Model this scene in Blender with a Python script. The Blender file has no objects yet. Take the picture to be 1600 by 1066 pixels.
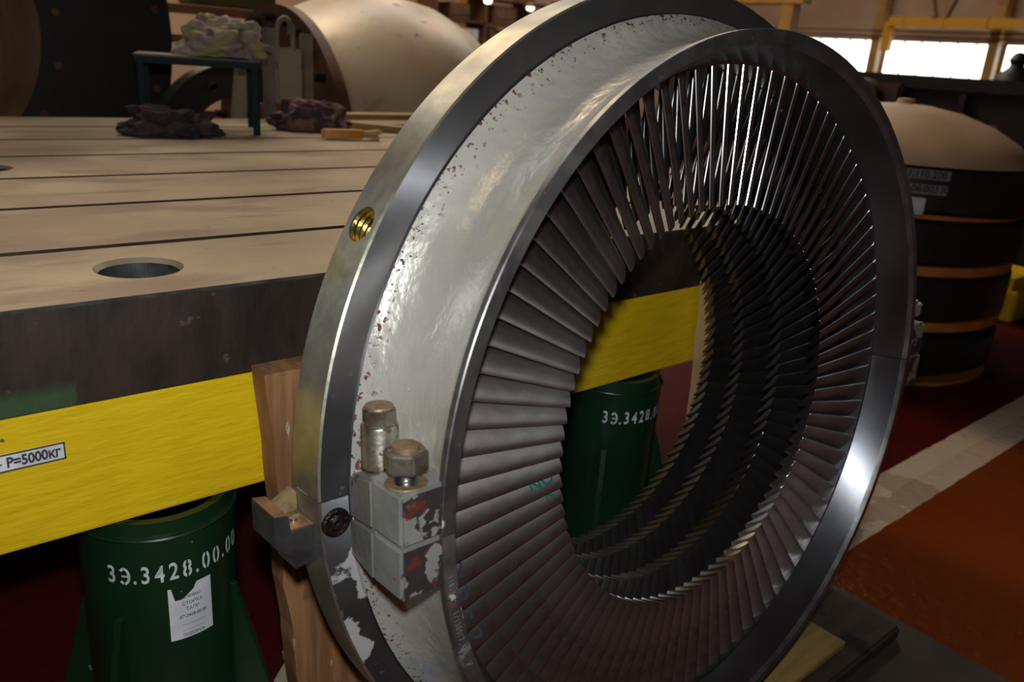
import bpy, bmesh, math, random
from mathutils import Vector, Matrix, noise
D = bpy.data; C = bpy.context.scene.collection; PI = math.pi
random.seed(7)
S = 0.3; HF = 3.78                       # plan unit -> metres, camera height in plan units
def W(x, y, z): return Vector((x*S, y*S, (z+HF)*S))

# ------------------------------------------------------------ camera, world, lights, exposure
cam = D.cameras.new('camera'); co = D.objects.new('camera', cam); C.objects.link(co)
yaw, pitch, roll = 0.72677, 0.33343, 0.07427
cy, sy, cp, sp = math.cos(yaw), math.sin(yaw), math.cos(pitch), math.sin(pitch)
fwd = Vector((sy*cp, cy*cp, -sp)); rt = Vector((cy, -sy, 0)); up = rt.cross(fwd)
c_, s_ = math.cos(roll), math.sin(roll)
r2 = c_*rt+s_*up; u2 = -s_*rt+c_*up
co.matrix_world = Matrix(((r2.x, u2.x, -fwd.x, 0), (r2.y, u2.y, -fwd.y, 0), (r2.z, u2.z, -fwd.z, HF*S), (0, 0, 0, 1)))
cam.sensor_width = 36; cam.lens = 1285.06*36/1600; cam.clip_start = 0.02; cam.clip_end = 200
cam.dof.use_dof = True; cam.dof.focus_distance = 1.15; cam.dof.aperture_fstop = 5.0
bpy.context.scene.camera = co
wd = D.worlds.new('hall_air'); bpy.context.scene.world = wd; wd.use_nodes = True
wd.node_tree.nodes['Background'].inputs[0].default_value = (1.0, 0.72, 0.48, 1)
wd.node_tree.nodes['Background'].inputs[1].default_value = 0.02
vs = bpy.context.scene.view_settings
vs.view_transform = 'Standard'; vs.look = 'None'; vs.exposure = 0.0; vs.gamma = 1; vs.use_curve_mapping = False
def light(name, typ, loc, energy, color, **k):
    l = D.lights.new(name, typ); l.energy = energy; l.color = color
    for a, b in k.items(): setattr(l, a, b)
    o = D.objects.new(name, l); C.objects.link(o); o.location = loc
    return o
# the photographer's flash, just above the lens
fl = light('camera_flash', 'SPOT', co.location+u2*0.10-fwd*0.02, 40, (0.93, 0.97, 1.0), shadow_soft_size=0.022, spot_size=math.radians(110), spot_blend=0.5)
fl.rotation_euler = co.matrix_world.to_euler()
# high bay lamps of the hall (their fixtures are built below)
LAMPS = [(2.2, 6.5), (8.0, 6.5), (2.2, 11.5), (8.0, 11.5), (-3.0, 2.5)]
for i, (x, y) in enumerate(LAMPS):
    l = light('bay_light', 'AREA', (x, y, 7.2), (165, 125, 185, 125, 30)[i], (1.0, 0.73, 0.47), shape='DISK', size=1.6)

# ------------------------------------------------------------ helpers
def link(name, me, m=None, parent=None):
    o = D.objects.new(name, me); C.objects.link(o)
    if m is not None:
        for q in (m if isinstance(m, (list, tuple)) else [m]): me.materials.append(q)
    if parent is not None: o.parent = parent
    return o
def tag(o, label=None, cat=None, group=None, kind=None):
    for k, v in (('label', label), ('category', cat), ('group', group), ('kind', kind)):
        if v: o[k] = v
    return o
def thing(name, label, cat, loc=(0, 0, 0), rz=0, group=None):
    o = D.objects.new(name, None); C.objects.link(o); o.location = loc; o.rotation_euler = (0, 0, rz); o.empty_display_size = 0.05
    return tag(o, label, cat, group)
def smooth(me, ang=35):
    bm = bmesh.new(); bm.from_mesh(me)
    for f in bm.faces: f.smooth = True
    for e in bm.edges:
        if len(e.link_faces) == 2 and e.calc_face_angle(0) > math.radians(ang): e.smooth = False
    bm.to_mesh(me); bm.free()
class MB:
    def __init__(s): s.bm = bmesh.new()
    def box(s, x0, y0, z0, x1, y1, z1, mi=0, bev=0.0, M=None):
        t = bmesh.new(); bmesh.ops.create_cube(t, size=1)
        for v in t.verts: v.co = Vector(((x0+x1)/2+v.co.x*(x1-x0), (y0+y1)/2+v.co.y*(y1-y0), (z0+z1)/2+v.co.z*(z1-z0)))
        if bev: bmesh.ops.bevel(t, geom=t.edges[:], offset=bev, segments=2, affect='EDGES')
        if M is not None: bmesh.ops.transform(t, matrix=M, verts=t.verts)
        s.add(t, mi); return s
    def add(s, t, mi=0):
        t.verts.index_update()
        vs_ = [s.bm.verts.new(v.co) for v in t.verts]
        for f in t.faces:
            try: nf = s.bm.faces.new([vs_[v.index] for v in f.verts]); nf.material_index = mi if mi is not None else f.material_index; nf.smooth = f.smooth
            except ValueError: pass
        t.free()
    def cyl(s, a, b, r, n=24, mi=0, r2=None, cap=True):
        a = Vector(a); b = Vector(b); d = b-a; q = d.to_track_quat('Z', 'Y').to_matrix()
        r2 = r if r2 is None else r2; bm = s.bm
        A = [bm.verts.new(a+q@Vector((r*math.cos(2*PI*i/n), r*math.sin(2*PI*i/n), 0))) for i in range(n)]
        B = [bm.verts.new(b+q@Vector((r2*math.cos(2*PI*i/n), r2*math.sin(2*PI*i/n), 0))) for i in range(n)]
        for i in range(n):
            f = bm.faces.new((A[i], A[(i+1) % n], B[(i+1) % n], B[i])); f.material_index = mi
        if cap:
            f = bm.faces.new(A[::-1]); f.material_index = mi; f = bm.faces.new(B); f.material_index = mi
        return s
    def tube(s, pts, r, n=10, mi=0):
        for a, b in zip(pts[:-1], pts[1:]): s.cyl(a, b, r, n, mi)
        return s
    def prism(s, poly, z0, z1, mi=0, M=None, bev=0):
        t = bmesh.new(); vs_ = [t.verts.new((x, y, z0)) for x, y in poly]; f = t.faces.new(vs_)
        r = bmesh.ops.extrude_face_region(t, geom=[f]); 
        for v in r['geom']:
            if isinstance(v, bmesh.types.BMVert): v.co.z = z1
        bmesh.ops.recalc_face_normals(t, faces=t.faces)
        if bev: bmesh.ops.bevel(t, geom=t.edges[:], offset=bev, segments=2, affect='EDGES')
        if M is not None: bmesh.ops.transform(t, matrix=M, verts=t.verts)
        s.add(t, mi); return s
    def hull(s, pts, mi=0, bev=0):
        t = bmesh.new()
        for p in pts: t.verts.new(p)
        bmesh.ops.convex_hull(t, input=t.verts); 
        bmesh.ops.dissolve_limit(t, angle_limit=0.02, verts=t.verts, edges=t.edges)
        if bev: bmesh.ops.bevel(t, geom=t.edges[:], offset=bev, segments=2, affect='EDGES')
        s.add(t, mi); return s
    def lathe(s, prof, n=96, a0=0, a1=2*PI, axis='Z', closed=True, mis=None, M=None):
        # prof: (r, h) ; axis 'Z' upright, 'Y' : h along +y, angle from +x to +z
        full = abs(a1-a0-2*PI) < 1e-6; m = n if full else n+1; t = bmesh.new(); R = []
        for k in range(m):
            a = a0+(a1-a0)*k/n; ca, sa = math.cos(a), math.sin(a)
            R.append([t.verts.new((r*ca, r*sa, h) if axis == 'Z' else (r*ca, h, r*sa)) for r, h in prof])
        L = len(prof)
        for k in range(n):
            A, B = R[k], R[(k+1) % m]
            for i in range(L if closed else L-1):
                j = (i+1) % L
                f = t.faces.new((A[i], A[j], B[j], B[i])); f.material_index = mis[i] if mis else 0
        if not full and closed:
            t.faces.new(R[0]); t.faces.new(R[-1][::-1])
        bmesh.ops.recalc_face_normals(t, faces=t.faces)
        if M is not None: bmesh.ops.transform(t, matrix=M, verts=t.verts)
        s.add(t, None); return s
    def mesh(s, name, ang=35, recalc=False):
        if recalc: bmesh.ops.recalc_face_normals(s.bm, faces=s.bm.faces)
        me = D.meshes.new(name); s.bm.to_mesh(me); s.bm.free(); smooth(me, ang); return me
    def build(s, name, m, parent=None, ang=35, recalc=True): return link(name, s.mesh(name, ang, recalc), m, parent)
def text_mesh(txt, size, extr=0.0, bold=0.0, sx=1.0):
    c = D.curves.new('txt', 'FONT'); c.body = txt; c.size = size; c.extrude = extr; c.offset = bold; c.align_x = 'CENTER'; c.align_y = 'CENTER'; c.resolution_u = 4
    o = D.objects.new('txt', c); C.objects.link(o); bpy.context.view_layer.update()
    me = D.meshes.new_from_object(o.evaluated_get(bpy.context.evaluated_depsgraph_get())); D.objects.remove(o); D.curves.remove(c)
    for v in me.vertices: v.co.x *= sx
    return me
def subdiv(me, maxlen):
    bm = bmesh.new(); bm.from_mesh(me)
    xs = [v.co.x for v in bm.verts]; x = min(xs)+maxlen*.5
    while x < max(xs):
        bmesh.ops.bisect_plane(bm, geom=bm.verts[:]+bm.edges[:]+bm.faces[:], plane_co=(x, 0, 0), plane_no=(1, 0, 0)); x += maxlen*.6
    bm.to_mesh(me); bm.free()
def join_meshes(lst, name):
    bm = bmesh.new()
    for me, M in lst:
        n0 = len(bm.verts); bm.from_mesh(me); bm.verts.ensure_lookup_table()
        bmesh.ops.transform(bm, matrix=M, verts=bm.verts[n0:])
    out = D.meshes.new(name); bm.to_mesh(out); bm.free(); return out
def boolean(o, cutter_me, op='DIFFERENCE'):
    cu = D.objects.new('cutter', cutter_me); C.objects.link(cu); cu.matrix_world = o.matrix_world.copy() if o.parent is None else Matrix()
    # cutter is given in the same local frame as o: evaluate both unparented
    par, mw = o.parent, o.matrix_basis.copy(); o.parent = None; o.matrix_basis = Matrix(); cu.matrix_world = Matrix()
    md = o.modifiers.new('b', 'BOOLEAN'); md.operation = op; md.object = cu; md.solver = 'EXACT'
    bpy.context.view_layer.update()
    me = D.meshes.new_from_object(o.evaluated_get(bpy.context.evaluated_depsgraph_get()))
    o.modifiers.clear(); o.data = me; D.objects.remove(cu); o.parent = par; o.matrix_basis = mw

# ------------------------------------------------------------ materials
def mat(name, c1, c2=None, scale=8, rough=0.5, metal=0.0, stretch=(1, 1, 1), bump=0.0, bscale=60, bstretch=None, layers=(), rvar=0.0, detail=6, contrast=(0.35, 0.65), emis=None, spec=0.5, aniso=0, axis='Y'):
    m = D.materials.new(name); m.use_nodes = True; nt = m.node_tree; N = nt.nodes; Lk = nt.links; b = N['Principled BSDF']
    tc = N.new('ShaderNodeTexCoord').outputs['Object']
    def mp(st, off=0):
        n = N.new('ShaderNodeMapping'); n.inputs['Scale'].default_value = st; n.inputs['Location'].default_value = (off, off*.7, off*.3); Lk.new(tc, n.inputs['Vector']); return n.outputs[0]
    def nz(sc, st=(1, 1, 1), off=0, det=detail, dist=0.0):
        n = N.new('ShaderNodeTexNoise'); n.inputs['Scale'].default_value = sc; n.inputs['Detail'].default_value = det; n.inputs['Distortion'].default_value = dist; Lk.new(mp(st, off), n.inputs['Vector']); return n.outputs['Fac']
    def rng(sock, lo, hi):
        n = N.new('ShaderNodeMapRange'); n.inputs['From Min'].default_value = lo; n.inputs['From Max'].default_value = hi; n.interpolation_type = 'SMOOTHSTEP'; Lk.new(sock, n.inputs['Value']); return n.outputs['Result']
    def mul(a, b_):
        n = N.new('ShaderNodeMath'); n.operation = 'MULTIPLY'; Lk.new(a, n.inputs[0])
        if hasattr(b_, 'node'): Lk.new(b_, n.inputs[1])
        else: n.inputs[1].default_value = b_
        return n.outputs[0]
    def mix(f, a, b_, typ='RGBA'):
        n = N.new('ShaderNodeMix'); n.data_type = typ
        i = {'RGBA': (6, 7, 2), 'FLOAT': (2, 3, 0)}[typ]
        Lk.new(f, n.inputs[0])
        for s_i, v in ((i[0], a), (i[1], b_)):
            if hasattr(v, 'node'): Lk.new(v, n.inputs[s_i])
            else: n.inputs[s_i].default_value = v if typ == 'FLOAT' else (*v, 1)
        return n.outputs[i[2]]
    base = mix(rng(nz(scale, stretch), *contrast), c1, c2 or c1)
    r = rough
    if rvar: r = mix(nz(scale*2.3, stretch, 3.1), rough-rvar, rough+rvar, 'FLOAT')
    me_ = metal
    for k, L in enumerate(layers):
        f = rng(nz(L.get('scale', 10), L.get('stretch', (1, 1, 1)), 5+k*3.3, L.get('detail', 8)), L['t'], L['t']+L.get('w', 0.02))
        for ax, lo, hi in L.get('mask', ()):
            sp_ = N.new('ShaderNodeSeparateXYZ'); Lk.new(tc, sp_.inputs[0]); f = mul(f, rng(sp_.outputs[ax], lo, hi))
        if 'a' in L: f = mul(f, L['a'])
        base = mix(f, base, L['c'])
        if 'rough' in L: r = mix(f, r, L['rough'], 'FLOAT')
        if 'metal' in L: me_ = mix(f, me_, L['metal'], 'FLOAT')
    Lk.new(base, b.inputs['Base Color'])
    for nm, v in (('Roughness', r), ('Metallic', me_)):
        if hasattr(v, 'node'): Lk.new(v, b.inputs[nm])
        else: b.inputs[nm].default_value = v
    b.inputs['Specular IOR Level'].default_value = spec
    if bump:
        bn = N.new('ShaderNodeBump'); bn.inputs['Strength'].default_value = bump; bn.inputs['Distance'].default_value = 0.004
        Lk.new(nz(bscale, bstretch or stretch, 9, 5), bn.inputs['Height']); Lk.new(bn.outputs[0], b.inputs['Normal'])
    if aniso:
        tg = N.new('ShaderNodeTangent'); tg.direction_type = 'RADIAL'; tg.axis = axis; b.inputs['Anisotropic Rotation'].default_value = 0.25; Lk.new(tg.outputs[0], b.inputs['Tangent']); b.inputs['Anisotropic'].default_value = aniso
    if emis:
        b.inputs['Emission Color'].default_value = (*emis[0], 1); b.inputs['Emission Strength'].default_value = emis[1]
    return m
q = 0.66*S                                # ring plan unit -> metres
RED = (0.11, 0.018, 0.012); GREYP = (0.40, 0.40, 0.37)
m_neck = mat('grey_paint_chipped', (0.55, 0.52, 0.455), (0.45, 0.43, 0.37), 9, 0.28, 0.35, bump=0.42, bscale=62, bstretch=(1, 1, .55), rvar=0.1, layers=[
    dict(scale=7, t=0.52, w=0.15, c=(0.36, 0.42, 0.47), mask=[(1, 0.50*q, 0.62*q)], a=0.8),  # cool daylight tint at the fillet, put into the paint colour
    dict(scale=120, t=0.60, c=RED, rough=0.8, metal=0, mask=[(1, 0.65*q, 0.70*q)]),
    dict(scale=150, t=0.63, c=(0.06, 0.05, 0.05), rough=0.7, mask=[(1, 0.60*q, 0.68*q)]),
    dict(scale=9, t=0.5, w=0.12, c=(0.50, 0.48, 0.36), mask=[(1, 0.42*q, 0.30*q)], a=0.6),
    dict(scale=60, t=0.66, c=RED, rough=0.8, mask=[(1, 0.07*q, 0.04*q)]),
    dict(scale=150, t=0.735, c=(0.75, 0.74, 0.7), rough=0.3)])
m_face = mat('dark_machined_face', (0.24, 0.24, 0.25), (0.19, 0.19, 0.195), 14, 0.40, 0.9, aniso=0.92, rvar=0.05, layers=[
    dict(scale=11, t=0.52, w=0.02, c=GREYP, rough=0.5, metal=0.1, mask=[(2, 0.1*q, -0.35*q), (2, -2.2*q, -1.2*q), (0, -1.8*q, -2.2*q)]),
    dict(scale=60, t=0.66, w=0.03, c=(0.5, 0.5, 0.48), rough=0.5, mask=[(2, 1.2*q, -0.1*q), (0, -2.4*q, -2.8*q)])])
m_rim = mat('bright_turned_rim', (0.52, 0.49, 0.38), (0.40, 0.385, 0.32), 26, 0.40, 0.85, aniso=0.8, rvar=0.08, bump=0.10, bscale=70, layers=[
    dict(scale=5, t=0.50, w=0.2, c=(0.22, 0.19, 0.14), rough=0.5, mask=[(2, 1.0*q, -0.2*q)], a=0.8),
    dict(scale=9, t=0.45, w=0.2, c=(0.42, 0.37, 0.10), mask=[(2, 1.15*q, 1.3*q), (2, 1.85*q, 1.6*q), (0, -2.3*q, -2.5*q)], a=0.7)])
m_lip = mat('worn_steel_lip', (0.15, 0.14, 0.13), (0.24, 0.23, 0.22), 25, 0.40, 0.85, rvar=0.1, aniso=0.5, layers=[
    dict(scale=16, t=0.56, c=GREYP, rough=0.5, metal=0.1, mask=[(2, 0.6*q, 0.2*q), (2, -1.0*q, -0.5*q), (0, -2.4*q, -2.6*q)]),
    dict(scale=14, t=0.52, c=GREYP, rough=0.5, metal=0.1, mask=[(2, -0.9*q, -1.2*q), (0, -1.8*q, -2.0*q)]),
    dict(scale=70, t=0.68, c=RED, rough=0.8, metal=0)])
m_bore = mat('turned_bore_steel', (0.22, 0.225, 0.24), (0.17, 0.175, 0.19), 9, 0.32, 0.95, aniso=0.7, rvar=0.05, layers=[
    dict(scale=10, t=0.6, w=0.15, c=(0.10, 0.10, 0.11), a=0.6)])
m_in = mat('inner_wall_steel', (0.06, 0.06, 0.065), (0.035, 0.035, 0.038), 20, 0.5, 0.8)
m_tip = mat('bright_blade_tip', (0.72, 0.70, 0.68), rough=0.22, metal=1.0)
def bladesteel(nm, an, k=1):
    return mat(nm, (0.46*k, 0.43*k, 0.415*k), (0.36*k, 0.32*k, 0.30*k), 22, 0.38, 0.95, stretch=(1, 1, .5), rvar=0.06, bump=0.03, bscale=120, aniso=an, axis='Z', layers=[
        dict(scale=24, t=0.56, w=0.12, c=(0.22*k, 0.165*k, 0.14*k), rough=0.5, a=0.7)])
m_blade = bladesteel('blade_steel', 0.75); m_blader = bladesteel('shaded_blade_steel', 0, .6)  # rear rows: same steel, darkened for the shade between the rows
m_gap = mat('dark_joint_line', (0.012, 0.010, 0.010), rough=0.8)
m_lug = mat('lug_paint', (0.26, 0.26, 0.235), (0.20, 0.20, 0.18), 10, 0.42, 0.2, bump=0.25, bscale=60, layers=[
    dict(scale=26, t=0.47, w=0.015, c=(0.035, 0.028, 0.025), rough=0.6, mask=[(1, 0.03*q, 0.012*q), (0, -2.965*q, -2.93*q)]),
    dict(scale=34, t=0.62, w=0.01, c=RED, rough=0.8, mask=[(1, 0.03*q, 0.012*q)]),
    dict(scale=50, t=0.66, c=(0.10, 0.05, 0.03), rough=0.8)])
m_bolt = mat('rusty_bolt_steel', (0.38, 0.36, 0.30), (0.20, 0.14, 0.09), 30, 0.36, 0.85, rvar=0.1, bump=0.1, bscale=150, layers=[
    dict(scale=120, t=0.60, c=(0.10, 0.045, 0.025), rough=0.8, metal=0.1)])
m_bolttop = mat('rusty_bolt_top', (0.30, 0.20, 0.11), (0.20, 0.12, 0.06), 60, 0.5, 0.5, bump=0.2, bscale=200)
m_thread = mat('clean_thread', (0.35, 0.34, 0.32), rough=0.3, metal=1.0)
m_keyst = mat('key_steel', (0.22, 0.23, 0.24), (0.14, 0.145, 0.15), 30, 0.38, 0.9, bump=0.08, bscale=150)
m_keycu = mat('key_brown_top', (0.42, 0.24, 0.13), (0.25, 0.14, 0.07), 40, 0.4, 0.6, bump=0.15, bscale=120, layers=[dict(scale=60, t=0.62, c=(0.45, 0.42, 0.32))])  # orange-brown tone of the key's top faces
m_brass = mat('brassy_hole', (0.55, 0.42, 0.12), (0.30, 0.20, 0.05), 60, 0.3, 0.95, bump=0.4, bscale=100)
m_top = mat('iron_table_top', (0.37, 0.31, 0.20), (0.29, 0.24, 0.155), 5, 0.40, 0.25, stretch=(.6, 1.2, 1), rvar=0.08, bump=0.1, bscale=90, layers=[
    dict(scale=7, stretch=(.5, 1.6, 1), t=0.54, w=0.12, c=(0.17, 0.12, 0.08), a=0.75),
    dict(scale=2.6, t=0.50, w=0.14, c=(0.22, 0.155, 0.10), a=0.7),
    dict(scale=1.7, t=0.60, w=0.1, c=(0.36, 0.17, 0.08), a=0.6),
    dict(scale=60, t=0.70, w=0.03, c=(0.10, 0.07, 0.05), a=0.8)])
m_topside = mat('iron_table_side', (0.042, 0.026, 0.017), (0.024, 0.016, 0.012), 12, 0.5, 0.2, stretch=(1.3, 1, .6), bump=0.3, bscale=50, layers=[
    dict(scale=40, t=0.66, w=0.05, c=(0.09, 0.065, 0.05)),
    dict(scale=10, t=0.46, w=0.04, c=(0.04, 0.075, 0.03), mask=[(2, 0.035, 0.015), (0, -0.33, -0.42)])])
m_yellow = mat('yellow_paint', (0.74, 0.50, 0.008), (0.66, 0.43, 0.008), 5, 0.36, 0.0, bump=0.9, bscale=40, bstretch=(.35, 1, 1.6), layers=[
    dict(scale=22, t=0.70, w=0.02, c=(0.10, 0.08, 0.02), rough=0.6),
    dict(scale=9, stretch=(1, 1, .3), t=0.72, w=0.02, c=(0.18, 0.14, 0.03))])
m_green = mat('green_gloss_paint', (0.007, 0.028, 0.011), (0.005, 0.021, 0.008), 6, 0.30, 0.0, bump=0.12, bscale=30, layers=[
    dict(scale=50, t=0.72, w=0.02, c=(0.10, 0.14, 0.10))])
m_white = mat('white_stencil_paint', (0.62, 0.66, 0.63), (0.42, 0.46, 0.43), 70, 0.6)
m_paper = mat('paper', (0.66, 0.66, 0.67), (0.52, 0.52, 0.54), 20, 0.8)
m_ink = mat('dark_ink', (0.03, 0.03, 0.04), rough=0.7)
m_inkblue = mat('blue_marker', (0.008, 0.010, 0.022), rough=0.6)
m_inkgreen = mat('green_marker', (0.0, 0.10, 0.07), rough=0.6)
m_stamp = mat('stamped_bright', (0.5, 0.48, 0.44), rough=0.4, metal=0.7)
m_wood = mat('weathered_wood', (0.36, 0.17, 0.07), (0.20, 0.09, 0.035), 9, 0.7, 0.0, stretch=(6, 2, .5), bump=0.5, bscale=22, bstretch=(5, 2, .4), layers=[
    dict(scale=14, stretch=(2, 1, .6), t=0.60, w=0.03, c=(0.50, 0.42, 0.32)),
    dict(scale=10, t=0.56, w=0.06, c=(0.05, 0.03, 0.02), mask=[(2, 0.42, 0.28)])])
m_woodR = mat('clean_wood', (0.50, 0.30, 0.15), (0.42, 0.24, 0.11), 9, 0.7, stretch=(5, 2, .5), bump=0.3, bscale=20, bstretch=(5, 2, .4))
m_dwood = mat('dark_wood', (0.060, 0.036, 0.022), (0.035, 0.022, 0.014), 9, 0.75, stretch=(.6, 4, 3), bump=0.4, bscale=25, layers=[dict(scale=12, t=0.6, w=0.06, c=(0.014, 0.012, 0.011))])
m_twood = mat('tan_wood', (0.36, 0.23, 0.07), (0.26, 0.16, 0.05), 8, 0.7, stretch=(.6, 6, 3), bump=0.4, bscale=25, layers=[dict(scale=14, t=0.58, w=0.05, c=(0.06, 0.05, 0.04), mask=[(0, 0.10, 0.18)])])
m_mat = mat('grimy_sheet', (0.060, 0.044, 0.028), (0.04, 0.03, 0.02), 10, 0.6, bump=0.3, bscale=60)
m_card = mat('torn_board', (0.42, 0.36, 0.24), (0.36, 0.30, 0.2), 14, 0.8)
m_black = mat('black_casting', (0.018, 0.016, 0.015), (0.012, 0.010, 0.010), 10, 0.5, 0.1, bump=0.2, bscale=40)
m_orange = mat('orange_batten', (0.60, 0.22, 0.035), (0.48, 0.16, 0.03), 12, 0.6)
m_cream = mat('cream_casing_paint', (0.74, 0.64, 0.46), (0.64, 0.50, 0.35), 2.2, 0.42, 0.1, bump=0.2, bscale=20, layers=[
    dict(scale=2.4, t=0.5, w=0.25, c=(0.30, 0.18, 0.12), mask=[(0, 0.30, 0.75)], a=0.85),
    dict(scale=9, t=0.66, w=0.03, c=(0.12, 0.07, 0.05)), dict(scale=4, stretch=(1, 1, .4), t=0.58, w=0.1, c=(0.34, 0.22, 0.15), a=0.6)])
m_tan = mat('tan_dome_paint', (0.50, 0.34, 0.20), (0.42, 0.28, 0.16), 5, 0.55)
m_dkgreen = mat('dark_green_steel', (0.006, 0.022, 0.020), rough=0.55, spec=0.12, metal=0.0)
m_brown = mat('rust_brown', (0.16, 0.07, 0.035), (0.09, 0.04, 0.02), 5, 0.6)
m_greyst = mat('grey_bracket_paint', (0.30, 0.26, 0.20), (0.22, 0.18, 0.14), 12, 0.5, 0.1)
m_ystruct = mat('ochre_structure_paint', (0.42, 0.23, 0.05), (0.34, 0.18, 0.04), 3, 0.5)
m_wall = mat('warm_plaster', (0.42, 0.28, 0.18), (0.36, 0.23, 0.14), 1, 0.8)
m_ceil = mat('ceiling_grey', (0.30, 0.26, 0.22), rough=0.9)
m_lamp = mat('lamp_glow', (1, 1, 1), rough=0.5, emis=((1.0, 0.86, 0.5), 9))
m_wglow = mat('daylight_window', (1, 1, 1), rough=0.5, emis=((0.92, 1.0, 0.96), 3.2))
def ragmat(n, a, b, c):
    return mat(n, a, b, 14, 0.9, bump=0.6, bscale=40, layers=[dict(scale=12, t=0.52, w=0.06, c=c), dict(scale=18, t=0.60, w=0.04, c=(a[0]*.4, a[1]*.4, a[2]*.5))])
m_rag1 = ragmat('colourful_rag', (0.46, 0.38, 0.28), (0.30, 0.20, 0.22), (0.38, 0.32, 0.14))
m_rag2 = ragmat('sooty_rag', (0.045, 0.028, 0.028), (0.025, 0.022, 0.03), (0.075, 0.045, 0.045))
m_rag3 = ragmat('mauve_rag', (0.11, 0.05, 0.055), (0.05, 0.03, 0.045), (0.22, 0.12, 0.10))
m_brush = mat('orange_plastic', (0.60, 0.24, 0.01), rough=0.35)
m_bristle = mat('pale_bristle', (0.55, 0.40, 0.18), rough=0.9)

# red floor paint with white lane line; near side's warm lamp glow put into colour
def floor_mat():
    m = D.materials.new('painted_floor'); m.use_nodes = True; nt = m.node_tree; N = nt.nodes; L = nt.links; b = N['Principled BSDF']
    tc = N.new('ShaderNodeTexCoord'); sx = N.new('ShaderNodeSeparateXYZ'); L.new(tc.outputs['Object'], sx.inputs[0])
    n = N.new('ShaderNodeTexNoise'); n.inputs['Scale'].default_value = 3; n.inputs['Detail'].default_value = 8; L.new(tc.outputs['Object'], n.inputs['Vector'])
    n2 = N.new('ShaderNodeTexNoise'); n2.inputs['Scale'].default_value = 14; n2.inputs['Detail'].default_value = 4; L.new(tc.outputs['Object'], n2.inputs['Vector'])
    def mth(op, a, b_, c=None):
        k = N.new('ShaderNodeMath'); k.operation = op
        for i, v in enumerate((a, b_)):
            if hasattr(v, 'node'): L.new(v, k.inputs[i])
            else: k.inputs[i].default_value = v
        return k.outputs[0]
    wob = mth('MULTIPLY', mth('SUBTRACT', n2.outputs['Fac'], 0.5), 0.012)
    y = mth('ADD', sx.outputs[1], wob)
    def mixc(f, a, c):
        k = N.new('ShaderNodeMix'); k.data_type = 'RGBA'; L.new(f, k.inputs[0])
        for i, v in ((6, a), (7, c)):
            if hasattr(v, 'node'): L.new(v, k.inputs[i])
            else: k.inputs[i].default_value = (*v, 1)
        return k.outputs[2]
    far = mth('GREATER_THAN', y, 2.86*S)
    near_c = mixc(n.outputs['Fac'], (0.22, 0.045, 0.007), (0.15, 0.028, 0.006))
    far_c = mixc(n.outputs['Fac'], (0.085, 0.008, 0.007), (0.060, 0.006, 0.006))
    base = mixc(far, near_c, far_c)
    inl = mth('MULTIPLY', mth('GREATER_THAN', y, 2.58*S), mth('LESS_THAN', y, 3.12*S))
    wear = mth('GREATER_THAN', mth('ADD', n.outputs['Fac'], mth('MULTIPLY', n2.outputs['Fac'], .3)), 0.72)
    line_c = mixc(wear, (0.56, 0.46, 0.35), (0.40, 0.32, 0.24))
    L.new(mixc(inl, base, line_c), b.inputs['Base Color'])
    rr = N.new('ShaderNodeMapRange'); L.new(far, rr.inputs['Value']); rr.inputs['To Min'].default_value = 0.24; rr.inputs['To Max'].default_value = 0.6; L.new(rr.outputs[0], b.inputs['Roughness'])
    r3 = N.new('ShaderNodeMapRange'); L.new(far, r3.inputs['Value']); r3.inputs['To Min'].default_value = 0.30; r3.inputs['To Max'].default_value = 0.05; L.new(r3.outputs[0], b.inputs['Specular IOR Level'])
    bn = N.new('ShaderNodeBump'); bn.inputs['Strength'].default_value = 0.9; bn.inputs['Distance'].default_value = 0.006
    n3 = N.new('ShaderNodeTexNoise'); n3.inputs['Scale'].default_value = 26; n3.inputs['Detail'].default_value = 3; L.new(tc.outputs['Object'], n3.inputs['Vector'])
    L.new(n3.outputs['Fac'], bn.inputs['Height']); L.new(bn.outputs[0], b.inputs['Normal'])
    return m

# ------------------------------------------------------------ setting
def struct(o): o['kind'] = 'structure'; return o
X0, X1, Y0, Y1, ZC = -8.0, 18.0, -8.0, 13.0, 8.0
struct(MB().box(X0, Y0, -0.1, X1, Y1, 0).build('floor', floor_mat()))
sa, sb_, sc, sd = -2.0, 15.0, 6.5, 9.6
cl = MB(); cl.box(X0, Y0, ZC, X1, sc, ZC+0.1); cl.box(X0, sc, ZC, sa, sd, ZC+0.1); cl.box(sb_, sc, ZC, X1, sd, ZC+0.1); cl.box(X0, sd, ZC, X1, Y1, ZC+0.1)
struct(cl.build('ceiling', m_ceil))
skl = struct(MB().box(sa, sc, ZC+0.04, sb_, sd, ZC+0.06).build('window_4', mat('added_skylight_pane', (1, 1, 1), rough=.5, emis=((.82, .93, 1.0), 3.0))))  # unseen skylight, added for bright reflections on the blade tips
f = MB()
for k in range(1, 17): f.box(sa+k-.02, sc, ZC, sa+k+.02, sd, ZC+.035)
f.build('glazing_bar', m_brown, skl)
struct(MB().box(X0, Y1, 0, X1, Y1+0.1, ZC).build('wall_back', m_wall))
m_dwall = mat('dark_brown_wall', (0.09, 0.06, 0.045), (0.06, 0.04, 0.03), 1, 0.9)  # unseen walls, given a dark colour to dim reflections in the metal
struct(MB().box(X0, Y0-0.1, 0, X1, Y0, ZC).build('wall_front', m_dwall))
struct(MB().box(X0-0.1, Y0, 0, X0, Y1, ZC).build('wall_left', m_dwall))
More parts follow.
